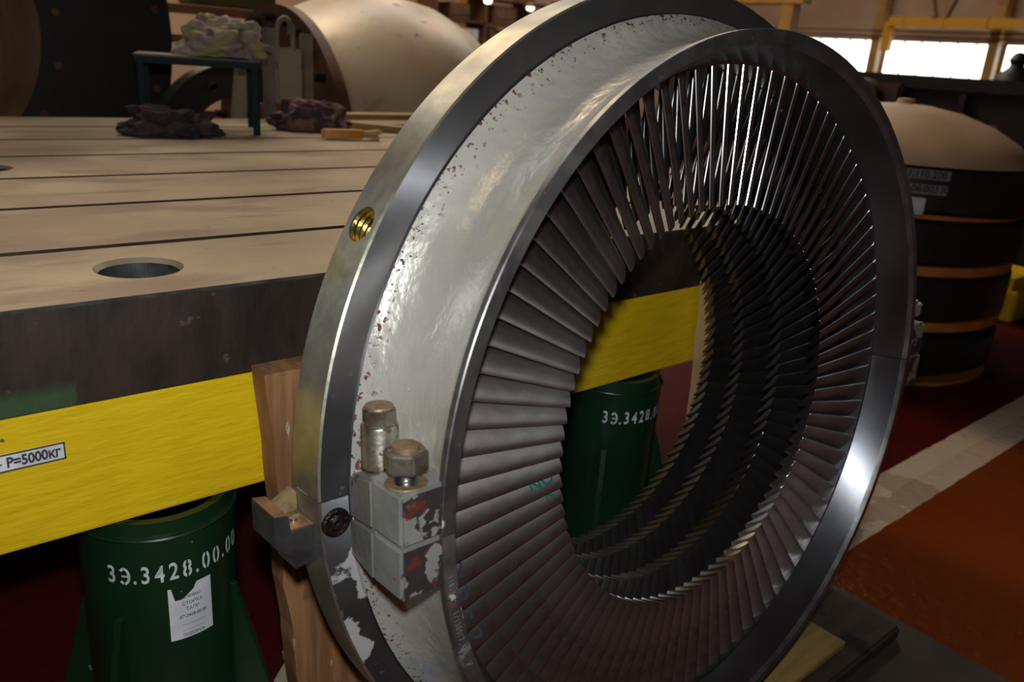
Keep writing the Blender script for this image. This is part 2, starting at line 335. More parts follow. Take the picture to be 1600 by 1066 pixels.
# right wall with a long low band of windows
wz0, wz1 = 1.30, 1.98
w = MB(); w.box(X1, Y0, 0, X1+0.1, Y1, wz0); w.box(X1, Y0, wz1, X1+0.1, Y1, 4.0); w.box(X1, Y0, 6.4, X1+0.1, Y1, ZC); w.box(X1, Y0, 4.0, X1+0.1, 8.0, 6.4); w.box(X1, 12.6, 4.0, X1+0.1, Y1, 6.4)
bands = [(5.2, 6.66), (6.86, 9.02), (9.16, 11.3)]
edges = [Y0]+[v for b_ in bands for v in b_]+[Y1]
for i in range(0, len(edges), 2): w.box(X1, edges[i], wz0, X1+0.1, edges[i+1], wz1)
struct(w.build('wall_right', m_wall))
for i, (a, b_) in enumerate(bands):
    o = MB().box(X1+0.04, a, wz0, X1+0.06, b_, wz1).build('window_%d' % (i+1), m_wglow); struct(o)
    f = MB()
    nn = int((b_-a)/0.35)
    for k in range(1, nn): f.box(X1+0.0, a+(b_-a)*k/nn-0.012, wz0, X1+0.035, a+(b_-a)*k/nn+0.012, wz1)
    f.build('glazing_bar', m_brown, o)

o = struct(MB().box(X1+0.04, 8.0, 4.0, X1+0.06, 12.6, 6.4).build('window_5', m_wglow)); f = MB()  # unseen high window, added so the lower blade tips glint
for k in range(1, 8): f.box(X1, 8.0+k*.575-.02, 4.0, X1+.035, 8.0+k*.575+.02, 6.4)
for k in range(1, 3): f.box(X1, 8.0, 4.0+k*.8-.02, X1+.035, 12.6, 4.0+k*.8+.02)
f.build('glazing_bar', m_brown, o)
# hall structure on the right wall
for i, y in enumerate((9.09, 6.76)):
    t = MB(); t.box(X1-0.42, y-0.09, 0, X1-0.22, y+0.09, ZC, bev=0.01); t.box(X1-0.5, y-0.14, 0, X1-0.14, y+0.14, 0.05)
    for k in range(10): t.box(X1-0.44, y-0.11, 0.6+k*.7, X1-0.20, y+0.11, 0.64+k*.7)
    tag(t.build('hall_column', m_ystruct), ('ochre steel column in front of the daylit windows, left of the two', 'ochre steel column in front of the daylit windows, right of the two')[i], 'column')
t = MB(); t.box(17.2, 4.0, 2.22, 17.45, 8.7, 2.40, bev=0.01); t.box(17.25, 8.62, 1.75, 17.4, 8.78, 2.3)
for k in range(6): t.box(17.18, 4.4+k*.8, 2.2, 17.47, 4.44+k*.8, 2.42)
tag(t.build('crane_rail_beam', mat('yellow_rail', (0.62, 0.30, 0.01), rough=.5)), 'yellow horizontal beam running above the daylit windows', 'beam')
t = MB(); t.tube([(17.5, 4.5, 2.15), (17.5, 11.9, 2.15)], 0.02); t.tube([(17.5, 4.5, 2.05), (17.5, 11.9, 2.05)], 0.02)
tag(t.build('wall_pipe_run', m_brown), 'pair of dark pipes running along the wall just above the windows', 'pipe')
for i, (ya, yb) in enumerate(((7.6, 7.0), (7.8, 8.4))):
    t = MB(); t.tube([(17.3, ya, 2.4), (17.3, yb, 4.2)], 0.035); t.box(17.2, yb-.08, 4.2, 17.4, yb+.08, 4.26); t.box(17.2, ya-.06, 2.38, 17.4, ya+.06, 2.42)
    tag(t.build('diagonal_brace', m_brown), ('dark brace leaning right above the yellow beam', 'dark brace leaning left above the yellow beam')[i], 'brace')
# yellow gantry and blurred plant on the far side behind the ring
def portal(x, y0, y1, h, lab, m):
    t = MB()
    for y in (y0, y1): t.box(x-.12, y-.12, 0, x+.12, y+.12, h, bev=.01)
    t.box(x-.14, y0-.3, h, x+.14, y1+.3, h+.25, bev=.01); t.box(x-.06, y0, h*.55, x+.06, y1, h*.55+.1)
    return tag(t.build('gantry_frame', m), lab, 'gantry')
portal(13.5, 8.6, 10.3, 2.3, 'ochre gantry frame behind the top right of the ring', m_ystruct)
for i, (x, y, h) in enumerate(((9.3, 12.2, 3.4), (10.6, 12.4, 3.4), (8.2, 12.3, 3.4))):
    t = MB(); t.box(x-.13, y-.13, 0, x+.13, y+.13, h, bev=.01)
    t.box(x-.18, y-.18, 0, x+.18, y+.18, .06); t.box(x-.17, y-.17, h-.05, x+.17, y+.17, h)
    tag(t.build('hall_post', m_ystruct), ('ochre post at the far wall, between the two small lamps', 'ochre post at the far wall, right of both small lamps', 'ochre post at the far wall, left of both small lamps')[i], 'post')
# far shelving with pale goods
rk = thing('storage_rack', 'brown far rack with pale goods behind the cream casing', 'rack', (8.0, 11.6, 0))
t = MB()
for x in (0, 1.0, 2.0, 2.9): t.box(x-.03, -.25, 0, x+.03, .25, 2.1)
for z in (.6, 1.2, 1.62, 2.0): t.box(0, -.25, z-.03, 2.9, .25, z)
t.build('frame', m_brown, rk)
for i, (x, z, w_, h, c) in enumerate(((.15, 1.2, .3, .34, 0), (.55, 1.2, .35, .3, 0), (1.1, 1.2, .2, .36, 1), (1.45, 1.2, .4, .32, 0), (2.1, 1.2, .3, .3, 1), (2.5, 1.2, .3, .36, 0), (.3, 1.62, .4, .25, 1), (1.2, 1.62, .5, .28, 1), (2.2, 1.62, .4, .28, 0))):
    t = MB(); t.box(8+x, 11.4, z+.005, 8+x+w_, 11.75, z+h, bev=.01); t.box(8+x+.03, 11.385, z+h*.3, 8+x+w_-.03, 11.4, z+h*.7)
    tag(t.build('goods_box', m_paper if c == 0 else m_brown), ('pale tall box at the left end of the far rack, middle shelf', 'pale square box second from left on the middle shelf of the far rack', 'narrow brown box on the middle shelf of the far rack', 'wide pale box at the centre of the middle shelf of the far rack', 'brown box right of the centre on the middle shelf of the far rack', 'pale tall box at the right end of the middle shelf of the far rack', 'brown box at the left end of the upper shelf of the far rack', 'widest brown box at the centre of the upper shelf of the far rack', 'brown box at the right end of the upper shelf of the far rack')[i], 'box', 'boxes on the far rack')
# small glowing lamps seen over the ring
for i, (x, y, z) in enumerate(((8.66, 10.9, 1.873), (9.55, 10.9, 1.844))):
    L_ = thing('hanging_lamp', ('left of the two small glowing lamps above the far rack', 'right of the two small glowing lamps above the far rack')[i], 'lamp', (x, y, z))
    MB().lathe([(0.0, 0.0), (.045, .01), (.06, .045), (.045, .08), (0.0, .085)], 16, closed=False).build('bulb', m_lamp, L_)
    MB().lathe([(.03, .085), (.10, .05), (.105, .055), (.04, .13), (.0, .14), (0, .13)], 20, closed=True).build('lamp_shade', m_brown, L_)
    MB().cyl((0, 0, .13), (0, 0, ZC-z), .006, 8).build('cord', m_black, L_)
for i, (x, y) in enumerate(LAMPS):
    L_ = thing('high_bay_lamp', ('round high bay lamp above the slotted table', 'round high bay lamp nearest the daylit windows', 'round high bay lamp over the far left corner', 'round high bay lamp over the far rack', 'round high bay lamp behind the place of the picture')[i], 'lamp', (x, y, 7.22), group='high bay lamps under the ceiling')
    MB().lathe([(.0, .0), (.80, .0), (.84, .04), (.4, .30), (.1, .42), (0, .42)], 32, closed=False).build('reflector', m_greyst, L_)
    MB().cyl((0, 0, .42), (0, 0, .78), .02, 8).build('stem', m_greyst, L_)

# ------------------------------------------------------------ slotted iron table
TX0, TX1, TYF, TYB, TZ0, TZ1 = -4.0, 7.0, 3.313, 10.42, -1.41, -1.0
table = thing('slotted_table', 'long cast iron table with parallel slots and round holes in its top', 'table', W(2, TYF, TZ0))
tb = table.location
def plate():
    t = bmesh.new(); top = 0; dep = 0.10
    z1 = 0.0; zs = -dep; z0 = TZ0-TZ1
    def quad(p, mi):
        f = t.faces.new([t.verts.new(v) for v in p]); f.material_index = mi
    ss = [4.175+1.0567*i for i in range(6)]; hw = 0.034
    ys = [TYF]; 
    for s in ss: ys += [s-hw, s+hw]
    ys.append(TYB)
    holes = {0: [(1.082, 3.732, .1853), (5.31, 3.732, .1853), (-3.1, 3.732, .1853)], 3: [(0.985, 6.79, .1853), (-3.2, 6.79, .1853), (5.2, 6.79, .1853)], 5: [(3.0, 9.0, .0)]}
    for k in range(7):
        a, b_ = ys[2*k], ys[2*k+1]; xs = TX0
        for hx, hy, hr in sorted(holes.get(k, [])):
            if hr == 0: continue
            h0, h1 = hx-.34, hx+.34
            quad([(xs, a, z1), (h0, a, z1), (h0, b_, z1), (xs, b_, z1)], 0); n = 64
            def rectpt(an):
                dx, dy = math.cos(an), math.sin(an); sc = min(((h1-hx)/dx if dx > 1e-9 else (h0-hx)/dx if dx < -1e-9 else 9e9), ((b_-hy)/dy if dy > 1e-9 else (a-hy)/dy if dy < -1e-9 else 9e9))
                return (hx+dx*sc, hy+dy*sc, z1)
            angs = [2*PI*i/n for i in range(n)]+[math.atan2(yy-hy, xx-hx) % (2*PI) for xx in (h0, h1) for yy in (a, b_)]
            angs = sorted(set(round(v, 7) for v in angs)); m = len(angs)
            for i in range(m):
                A, B = angs[i], angs[(i+1) % m]
                c = lambda an, r, z: (hx+r*math.cos(an), hy+r*math.sin(an), z)
                quad([c(A, hr, z1), rectpt(A), rectpt(B), c(B, hr, z1)], 0)
                quad([c(A, hr, z1), c(B, hr, z1), c(B, hr-.018, -.022), c(A, hr-.018, -.022)], 0)
                quad([c(A, hr-.018, -.022), c(B, hr-.018, -.022), c(B, hr-.018, -.20), c(A, hr-.018, -.20)], 2)
                quad([c(A, hr-.018, -.20), c(B, hr-.018, -.20), (hx, hy, -.20), (hx, hy, -.20001)], 1)
            xs = h1
        quad([(xs, a, z1), (TX1, a, z1), (TX1, b_, z1), (xs, b_, z1)], 0)
        if k < 6:
            c, d = ys[2*k+1], ys[2*k+2]
            quad([(TX0, c, z1), (TX1, c, z1), (TX1, c, zs), (TX0, c, zs)], 1); quad([(TX0, d, z1), (TX1, d, z1), (TX1, d, zs), (TX0, d, zs)], 1)
            quad([(TX0, c, zs), (TX1, c, zs), (TX1, d, zs), (TX0, d, zs)], 1)
    bv = .012
    quad([(TX0, TYF, z1), (TX1, TYF, z1), (TX1, TYF-bv, z1-bv), (TX0, TYF-bv, z1-bv)], 2)
    quad([(TX0, TYF-bv, z1-bv), (TX1, TYF-bv, z1-bv), (TX1, TYF-bv, z0), (TX0, TYF-bv, z0)], 1)
    quad([(TX0, TYB, z1), (TX1, TYB, z1), (TX1, TYB, z0), (TX0, TYB, z0)], 1)
    quad([(TX0, TYF-bv, z0), (TX1, TYF-bv, z0), (TX1, TYB, z0), (TX0, TYB, z0)], 1)
    for x in (TX0, TX1): quad([(x, TYF, z0), (x, TYB, z0), (x, TYB, z1), (x, TYF, z1)], 1)
    for v in t.verts: v.co = Vector(((v.co.x-2)*S, (v.co.y-TYF)*S, (v.co.z+TZ1-TZ0)*S))
    bmesh.ops.remove_doubles(t, verts=t.verts, dist=1e-6); bmesh.ops.recalc_face_normals(t, faces=t.faces)
    me = D.meshes.new('slab'); t.to_mesh(me); t.free(); return me
m_hole = mat('hole_steel', (0.20, 0.22, 0.22), (0.10, 0.11, 0.11), 25, 0.35, 0.8, layers=[dict(scale=30, t=.6, w=.1, c=(.04, .04, .04))])
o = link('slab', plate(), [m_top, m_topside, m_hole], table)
# yellow beam under the table
bx0 = -4.0; BX1 = 6.9; BY = 3.333
yb = thing('yellow_beam', 'yellow painted support beam under the front edge of the iron table', 'beam', W(2, BY, -2.0))
MB().box((bx0-2)*S, 0, 0, (BX1-2)*S, 0.12, 0.59*S, bev=0.004).build('beam_body', m_yellow, yb)
st = MB().box((.05-2)*S, -.0012, (.358)*S, (.632-2)*S, 0.0005, (.432)*S).build('capacity_sticker', [m_paper], yb); st['label'] = 'white sticker with black lettering'
for i, (x0, z0, x1, z1) in enumerate(((.05, .358, .632, .364), (.05, .426, .632, .432), (.626, .358, .632, .432))):
    if i == 0: bb = MB()
    bb.box((x0-2)*S, -.0016, z0*S, (x1-2)*S, -.0011, z1*S)
bb.build('sticker_border', m_ink, st)
me = text_mesh('Грузоподъёмность P=5000кг', 0.0178, 0, 0.0006, 0.78)
mx = max(v.co.x for v in me.vertices)
o = link('lettering', me, m_ink, st); o.rotation_euler = (PI/2, 0, 0); o.location = ((.615-2)*S-mx, -.0019, .394*S)
# clip text left of the sticker
bm = bmesh.new(); bm.from_mesh(me); lim = (.06-2)*S-o.location.x
bmesh.ops.bisect_plane(bm, geom=bm.verts[:]+bm.edges[:]+bm.faces[:], plane_co=(lim, 0, 0), plane_no=(-1, 0, 0), clear_outer=True); bm.to_mesh(me); bm.free()
tag(MB().box(bx0*S, TYB*S-.12, (HF-2.0)*S, BX1*S, TYB*S-.01, (HF-1.412)*S, bev=.004).box(bx0*S, TYB*S-.13, (HF-2.0)*S, BX1*S, TYB*S-.12, (HF-1.96)*S).build('yellow_beam', m_yellow), 'yellow painted beam under the rear edge of the iron table', 'beam')

# ------------------------------------------------------------ green pedestals
def ontocyl(me, r, az0, z):
    for v in me.vertices:
        a = az0+v.co.x/r; zz = z+v.co.y; rr = r+0.0006+v.co.z; v.co = Vector((rr*math.cos(a), rr*math.sin(a), zz))
def letter_e(h):
    # round Cyrillic E: an open bow with a bar, drawn as flat strips
    bm = bmesh.new(); rx, ry, w_ = h*.30, h*.5, h*.14; n = 22; R_ = []
    for i in range(n+1):
        a = math.radians(-138+276*i/n); R_.append((bm.verts.new((rx*math.cos(a), ry*math.sin(a), 0)), bm.verts.new(((rx-w_)*math.cos(a), (ry-w_)*math.sin(a), 0))))
    for i in range(n): 
        if i != 3: bm.faces.new((R_[i][0], R_[i+1][0], R_[i+1][1], R_[i][1]))
    bm.faces.new([bm.verts.new(v) for v in ((-rx*.45, -h*.06, 0), (rx-w_, -h*.06, 0), (rx-w_, h*.06, 0), (-rx*.45, h*.06, 0))])
    me = D.meshes.new('e'); bm.to_mesh(me); bm.free(); return me
def pedestal(cx, lab, extras):
    cyy = 3.56; r = .343*S; hh = (HF-2.003)*S
    p = thing('green_pedestal', lab, 'pedestal', W(cx, cyy, -HF))
    zt = (HF-2.075)*S
    MB().lathe([(r, .012), (r, zt), (r-.004, zt+.003), (r-.006, hh), (r-.018, hh), (r-.018, .012)], 96).build('pipe', m_green, p)
    MB().lathe([(r+.004*math.cos(a)-.001, zt+.003*math.sin(a)) for a in [2*PI*i/8 for i in range(8)]], 96).build('weld_bead', m_green, p)
    MB().lathe([(0.001, 0), (r+.03, 0), (r+.03, .012), (0.001, .012)], 64).build('base_plate', m_green, p)
    for a in (-139, -45, 45, 135):
        M = Matrix.Rotation(math.radians(a), 4, 'Z') @ Matrix.Rotation(PI/2, 4, 'X')
        MB().prism([(r-.001, .012), (r+.10, .012), (r+.10, .05), (r+.006, (HF-2.48)*S), (r-.001, (HF-2.47)*S)], -.005, .005, M=M, bev=.001).build('gusset', m_green, p)
    # stencilled number, wrapped round the pipe
    s = '3Э.3428.00.00'; az = -147; me_l = []
    wd_ = {'.': 5.2}; x = 0
    for ch in s:
        mc = letter_e(0.0262) if ch == 'Э' else text_mesh(ch, 0.036, 0, 0.0006, 0.70); w_ = wd_.get(ch, 9.6)
        if ch != '.':
            # stencil bridges: cut a thin gap through closed digits
            bm = bmesh.new(); bm.from_mesh(mc)
            zz = [v.co.y for v in bm.verts]; mid = (min(zz)+max(zz))/2; xm = sum(v.co.x for v in bm.verts)/len(bm.verts)
            g = .0011
            if ch in '08':
                lst = [f for f in bm.faces]
                a = bm.copy(); 
                bmesh.ops.bisect_plane(a, geom=a.verts[:]+a.edges[:]+a.faces[:], plane_co=(xm+g, 0, 0), plane_no=(-1, 0, 0), clear_outer=True)
                bmesh.ops.bisect_plane(bm, geom=bm.verts[:]+bm.edges[:]+bm.faces[:], plane_co=(xm-g, 0, 0), plane_no=(1, 0, 0), clear_outer=True)
                m2 = D.meshes.new('h'); a.to_mesh(m2); a.free(); bm.from_mesh(m2)
            bm.to_mesh(mc); bm.free()
        subdiv(mc, .006); dz = (0 if ch in '3Э' else random.uniform(-.001, .001))
        ontocyl(mc, r, math.radians(az+w_/2), (HF-2.25)*S+dz+(-.006 if ch == '.' else 0)*0)
        me_l.append((mc, Matrix())); az += w_
    link('stencilled_number', join_meshes(me_l, 'stencil'), m_white, p)
    if extras:
        # torn paper form stuck to the pipe
        bm = bmesh.new(); a0, a1 = -104, -71.5; z1, z0 = (HF-2.335)*S, (HF-2.612)*S; n = 14
        def topz(t):
            u = (t/n)
            return z1 if u < .14 else z1-.020+.016*max(0, (u-.30))/.36 if u < .62 else z1+.001
        V = [[bm.verts.new(((r+.0008)*math.cos(math.radians(a0+(a1-a0)*i/n)), (r+.0008)*math.sin(math.radians(a0+(a1-a0)*i/n)), z0+(topz(i)-z0)*j/6)) for j in range(7)] for i in range(n+1)]
        for i in range(n):
            for j in range(6): bm.faces.new((V[i][j], V[i+1][j], V[i+1][j+1], V[i][j+1]))
        me = D.meshes.new('paper'); bm.to_mesh(me); bm.free()
        pp = link('paper_form', me, m_paper, p); pp['label'] = 'torn white paper form with handwriting'
        lst = []; rows = [(.0, 'КЛЕЙМО', .0060), (-.010, 'СТОЙКА', .0075), (-.019, 'ТАЛИ', .0075), (-.030, '3Э.3428.00.00', .0070), (-.041, '_____________', .0055), (-.050, '_____________', .0055), (-.060, 'ПОДПИСЬ', .0065)]
        for dz, tx, sz in rows:
            mc = text_mesh(tx, sz, 0, .0001, .9); subdiv(mc, .006); ontocyl(mc, r+.0006, math.radians(-87), z1-.018+dz); lst.append((mc, Matrix()))
        link('handwriting', join_meshes(lst, 'hw'), m_ink, pp)
    return p
pedestal(1.028, 'green pipe pedestal with white number and torn paper form, under the left of the beam', True)
pedestal(4.136, 'green pipe pedestal with white number seen through the ring bore', False)

# ------------------------------------------------------------ wood behind the ring
def plank(x0, x1, lab, m, ztop, seed):
    random.seed(seed); bm = bmesh.new(); n = 26; yf, yr = 3.16, 3.30; R = []
    zt = (HF+ztop)*S
    for i in range(n+1):
        z = .002+(zt-.002)*i/n; e = lambda s_: noise.noise(Vector((seed, s_, z*9)))*.008+noise.noise(Vector((seed, s_, z*45)))*.0025
        lean = (z-zt)*-.07
        R.append([bm.verts.new(v) for v in ((x0*S+e(1)+lean, yf*S+e(3)*.3, z), (x1*S+e(2)+lean, yf*S+e(4)*.3, z), (x1*S+e(2)+lean, yr*S, z), (x0*S+e(1)*.6+lean, yr*S, z))])
    for i in range(n):
        for j in range(4): bm.faces.new((R[i][j], R[i][(j+1) % 4], R[i+1][(j+1) % 4], R[i+1][j]))
    bm.faces.new(R[0][::-1]); bm.faces.new(R[-1]); bmesh.ops.recalc_face_normals(bm, faces=bm.faces)
    bmesh.ops.translate(bm, vec=(-x0*S, -yf*S, 0), verts=bm.verts)
    me = D.meshes.new('plank'); bm.to_mesh(me); bm.free(); o = link('wooden_plank', me, m); o.location = (x0*S, yf*S, 0)
    return tag(o, lab, 'plank')
plank(1.40, 1.93, 'rough orange-brown wooden plank standing upright between yellow beam and ring, at its left', m_wood, -1.38, 3)
plank(4.64, 5.14, 'pale wooden plank standing upright behind the right of the ring bore', m_woodR, -1.38, 5)
# torn board standing behind the left plank
bm = bmesh.new(); pts = [(1.50, 0), (2.15, 0), (2.15, .95), (1.70, .92), (1.66, .84), (1.62, .80), (1.615, .72), (1.57, .66), (1.58, .58), (1.52, .50), (1.50, .3)]
mb = MB(); mb.prism([(x*S, z*S) for x, z in pts], 0, .006, M=Matrix.Translation((0, 3.44*S, 0)) @ Matrix.Rotation(PI/2, 4, 'X'))
bm.free(); tag(mb.build('torn_board', m_card), 'torn pale board standing on the floor behind the left plank', 'board')
# blocks under the ring
tag(MB().box(1.2*S, 1.05*S, 0, 5.70*S, 3.05*S, .006).box(1.2*S, 1.05*S, .006, 5.66*S, 1.09*S, .008).build('floor_sheet', m_mat), 'grimy grey-brown sheet lying on the red floor under the blocks', 'sheet')
blk = MB().box(-2.0*S, -.48*S, 0, 2.2*S, .48*S, .136*S-.006, bev=.006).build('wooden_block', m_dwood); blk.location = W(3.28, 2.24, -HF+.02)
tag(blk, 'dark thick wooden block under the bottom of the ring', 'block')
tbd = MB().box(-1.5*S, -.15*S, 0, .07*S+0*.3, .13*S, .05*S, bev=.002).build('wooden_board', m_twood); tbd.location = W(4.80, 2.02, -3.618); tbd.rotation_euler = (0, 0, 0)
tag(tbd, 'light tan board lying on the dark block, front of the ring', 'board')

# ------------------------------------------------------------ the turbine ring
RF = 3.03
ax = Vector((-0.00227569, 0.99713184, -0.07564992)); u_ = Vector((1, .0022822, 0)).normalized(); v_ = u_.cross(ax)
cen = W(4.9774*.66, 3.0*.66, -2.4173*.66)
ring = thing('turbine_blade_ring', 'large grey and steel turbine ring with rows of inward blades, leaning on the table', 'turbine ring')
base = cen-v_*(RF*q)
ring.matrix_world = Matrix(((u_.x, ax.x, v_.x, base.x), (u_.y, ax.y, v_.y, base.y), (u_.z, ax.z, v_.z, base.z), (0, 0, 0, 1)))
CZ = Vector((0, 0, RF*q))
prof = [  # (r, d, material of the segment that starts here)  0 lip, 1 neck, 2 face, 3 rim, 4 inner, 5 bore
    (2.622, -0.006, 0), (2.700, 0.0, 0), (2.707, 0.008, 0), (2.707, 0.045, 1), (2.672, .085, 1), (2.645, .15, 1), (2.632, .24, 1), (2.630, .34, 1), (2.638, .42, 1), (2.66, .51, 1), (2.70, .59, 1), (2.755, .655, 1), (2.815, .705, 1), (2.833, .722, 2), (2.838, .745, 2), (2.845, .735, 2), (3.018, .735, 3), (3.03, .747, 3),
    (3.03, 1.055, 3), (3.022, 1.064, 4), (2.72, 1.064, 4), (2.66, 1.15, 4), (2.60, 1.45, 4), (2.58, 1.70, 4), (2.497, 1.70, 4), (2.497, .62, 5), (2.497, .275, 5), (2.512, .268, 5), (2.600, .03, 0)]
def half(a0, a1, nm, lab):
    t = MB(); t.lathe([(r*q, d*q) for r, d, _ in prof], 150, a0, a1, 'Y', True, [k for *_, k in prof])
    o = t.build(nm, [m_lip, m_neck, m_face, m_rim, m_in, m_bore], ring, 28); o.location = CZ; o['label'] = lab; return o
g = 0.0006/(2.7*q)
hu = half(g, PI-g, 'casing_half', 'upper half of the grey ring casing')
hl = half(PI+g, 2*PI-g, 'casing_half', 'lower half of the grey ring casing')
# tapped hole through the rim at the upper left
th = math.radians(149.5); dirv = Vector((math.cos(th), 0, math.sin(th)))
cut = MB().cyl(dirv*(2.70*q)+Vector((0, .895*q, 0)), dirv*(3.3*q)+Vector((0, .895*q, 0)), .108*q, 32).mesh('cut', 30, True)
boolean(hu, cut)
for p_ in hu.data.polygons: p_.use_smooth = True
smooth(hu.data, 28)
t = MB(); a_ = dirv*(2.705*q)+Vector((0, .895*q, 0)); b_ = dirv*(3.02*q)+Vector((0, .895*q, 0)); qd = dirv.to_track_quat('Z', 'Y').to_matrix().to_4x4(); qd.translation = a_
L_ = (3.02-2.705)*q; pr = [(.0001, 0)]
nthr = 9
for k in range(nthr): pr += [(.1065*q, L_*(k+.0)/nthr), (.098*q, L_*(k+.5)/nthr)]
pr += [(.1065*q, L_)]
t.lathe(pr, 32, closed=False, M=qd); tho = t.build('threaded_hole', m_brass, ring, 20); tho.location = CZ

# horizontal joint lugs on both sides, split at the joint plane
def lug(side, upper):
    s = side; sg = 1 if upper else -1
    def P(u, d, v): return Vector((s*u*q, d*q, v*q))
    g_ = .0022*sg
    if upper: fv, bv_ = .303, (.288, .13)
    else: fv, bv_ = -.305, (-.315, -.395)
    seam_b = -.15
    t = MB()
    # front block
    t.hull([P(2.60, .004, g_), P(2.955, .004, g_), P(2.955, .285, g_), P(2.60, .285, g_), P(2.60, .004, fv), P(2.955, .004, fv), P(2.955, .285, fv*1.0), P(2.60, .285, fv)], bev=.004*q*5)
    # rear block sloping back to the flange
    t.hull([P(2.60, .30, g_*1.0), P(2.95, .30, g_-.01), P(2.835, .74, seam_b+g_), P(2.60, .74, seam_b+g_), P(2.60, .30, fv), P(2.95, .30, bv_[0]), P(2.835, .74, bv_[1]), P(2.60, .74, bv_[1])], bev=.003*q*5)
    t.hull([P(2.60, .28, g_), P(2.94, .28, g_), P(2.94, .31, g_), P(2.60, .31, g_), P(2.60, .28, fv*.98), P(2.94, .28, fv*.98), P(2.94, .31, fv*.98), P(2.60, .31, fv*.98)])
    o = t.build('joint_lug', m_lug, hu if upper else hl, 30)
    return o
def hexbolt(nm, x, y, z0, kind, parent):
    t = MB()
    if kind == 'sleeve':
        r = .108*q
        t.lathe([(.001, 0), (r, 0), (r, .005), (r*.97, .006), (r*.97, .235*q), (r*.93, .245*q), (.001, .245*q)], 40)
        o = t.build(nm, m_bolt, parent); h0 = .245*q; hh = .10*q; rh = .098*q
    else:
        r = .066*q; pr = [(.001, 0)]
        for k in range(5): pr += [(r, .02*q*k+.001), (r*.86, .02*q*k+.001+.01*q)]
        pr += [(r*.95, .12*q), (.001, .12*q)]
        t.lathe(pr, 32); o = t.build(nm, m_thread, parent, 20); h0 = .075*q; hh = .115*q; rh = .122*q
    t = MB(); poly = [(rh*math.cos(PI/3*k+.25), rh*math.sin(PI/3*k+.25)) for k in range(6)]
    t.prism(poly, h0, h0+hh, bev=.004*q*3)
    n = t.build('nut', [m_bolt], o, 30)
    t = MB(); t.lathe([(.001, h0+hh-.001), (rh*(.60 if kind == 'stud' else .84), h0+hh-.001), (rh*(.58 if kind == 'stud' else .8), h0+hh+.012*q*(2 if kind == 'stud' else .6)), (.001, h0+hh+.012*q*(2 if kind == 'stud' else .6))], 32)
    t.build('bolt_end', m_bolttop, o)
    o.location = (x, y, z0); return o
for side in (-1, 1):
    lu = lug(side, True); ll = lug(side, False); lu.location = (0, 0, 0)
    s = hexbolt('sleeve_bolt', side*2.765*q, .50*q, .255*q, 'sleeve', hu); 
    hexbolt('stud_bolt', side*2.835*q, .135*q, .303*q, 'stud', hu)
    t = MB(); t.lathe([(.001, 0), (.115*q, 0), (.11*q, .006*q), (.001, .006*q)], 32); w_ = t.build('washer_face', m_bolttop, hu); w_.location = (side*2.835*q, .135*q, .302*q)
# joint seam line on face (dark hairline)
# key blocks on the rim at both sides
def key(side):
    s = side; k = []
    def P(u, d, v): return (s*u*q, d*q, v*q)
    M = Matrix(((s*q, 0, 0, 0), (0, 0, q, 0), (0, q, 0, 0), (0, 0, 0, 1)))   # (u, v, d)
    t = MB(); poly = [(3.265, -.055), (3.175, -.07), (3.168, -.165), (2.90, -.165), (2.90, -.32), (3.06, -.33), (3.155, -.35), (3.265, -.245)]
    t.prism(poly, .82, 1.13, M=M, bev=.006)
    o = t.build('support_key', m_keyst, ring, 30); o.location = CZ
    t = MB(); t.prism([(3.155, -.33), (2.98, -.30), (2.98, -.40), (3.15, -.42)], .83, 1.06, M=M, bev=.004); t.build('key_foot', m_keyst, o, 30)
    t = MB(); t.prism([(3.262, -.052), (3.178, -.066), (3.178, -.060), (3.262, -.045)], .825, 1.125, M=M); t.prism([(3.165, -.163), (3.03, -.163), (3.03, -.154), (3.165, -.154)], .825, 1.125, M=M)
    t.build('brown_key_face', m_keycu, o, 30)['label'] = 'copper-brown top of key'
    t = MB(); t.prism([(3.16, -.10), (3.03, -.03), (3.03, -.154), (3.16, -.154)], 1.02, 1.12, M=M, bev=.003); t.build('wedge', mat('wedge_brass', (.32, .25, .12), (.2, .15, .08), 40, .5, .4, bump=.3), o, 30)
    t = MB(); t.cyl(P(3.105, .92, -.155), P(3.105, .92, -.140), .022*q, 16); t.build('screw', m_thread, o)
for side in (-1, 1): key(side)
# dark disc for the bolt hole in the flange face, its shade in the colour
t = MB(); Mx = Matrix.Translation((-2.935*q, .736*q, -.155*q)) @ Matrix.Rotation(-PI/2, 4, 'X')
t.lathe([(.001, .016*q), (.03*q, .022*q), (.05*q, .004*q), (.075*q, .010*q), (.088*q, .004*q), (.092*q, -.012*q)], 28, closed=False, M=Matrix.Translation((-2.93*q, .728*q, -.15*q)) @ Matrix.Rotation(PI/2, 4, 'X'))
o = t.build('bolt_hole_disc', mat('dark_hole_metal', (.035, .018, .014), (.012, .009, .009), 80, .35, .6, bump=.9, bscale=130), ring); o.location = CZ
# joint hairline filler so the seam reads dark
t = MB()
for s in (-1, 1): t.box(min(s*2.52, s*3.02)*q, .76*q, -.0005, max(s*2.52, s*3.02)*q, 1.04*q, .0005)
for s in (-1, 1): t.box(min(s*2.53, s*2.61)*q, .25*q, -.0005, max(s*2.53, s*2.61)*q, 1.6*q, .0005)
o = t.build('dark_seam_strip', m_gap, ring); o.location = CZ

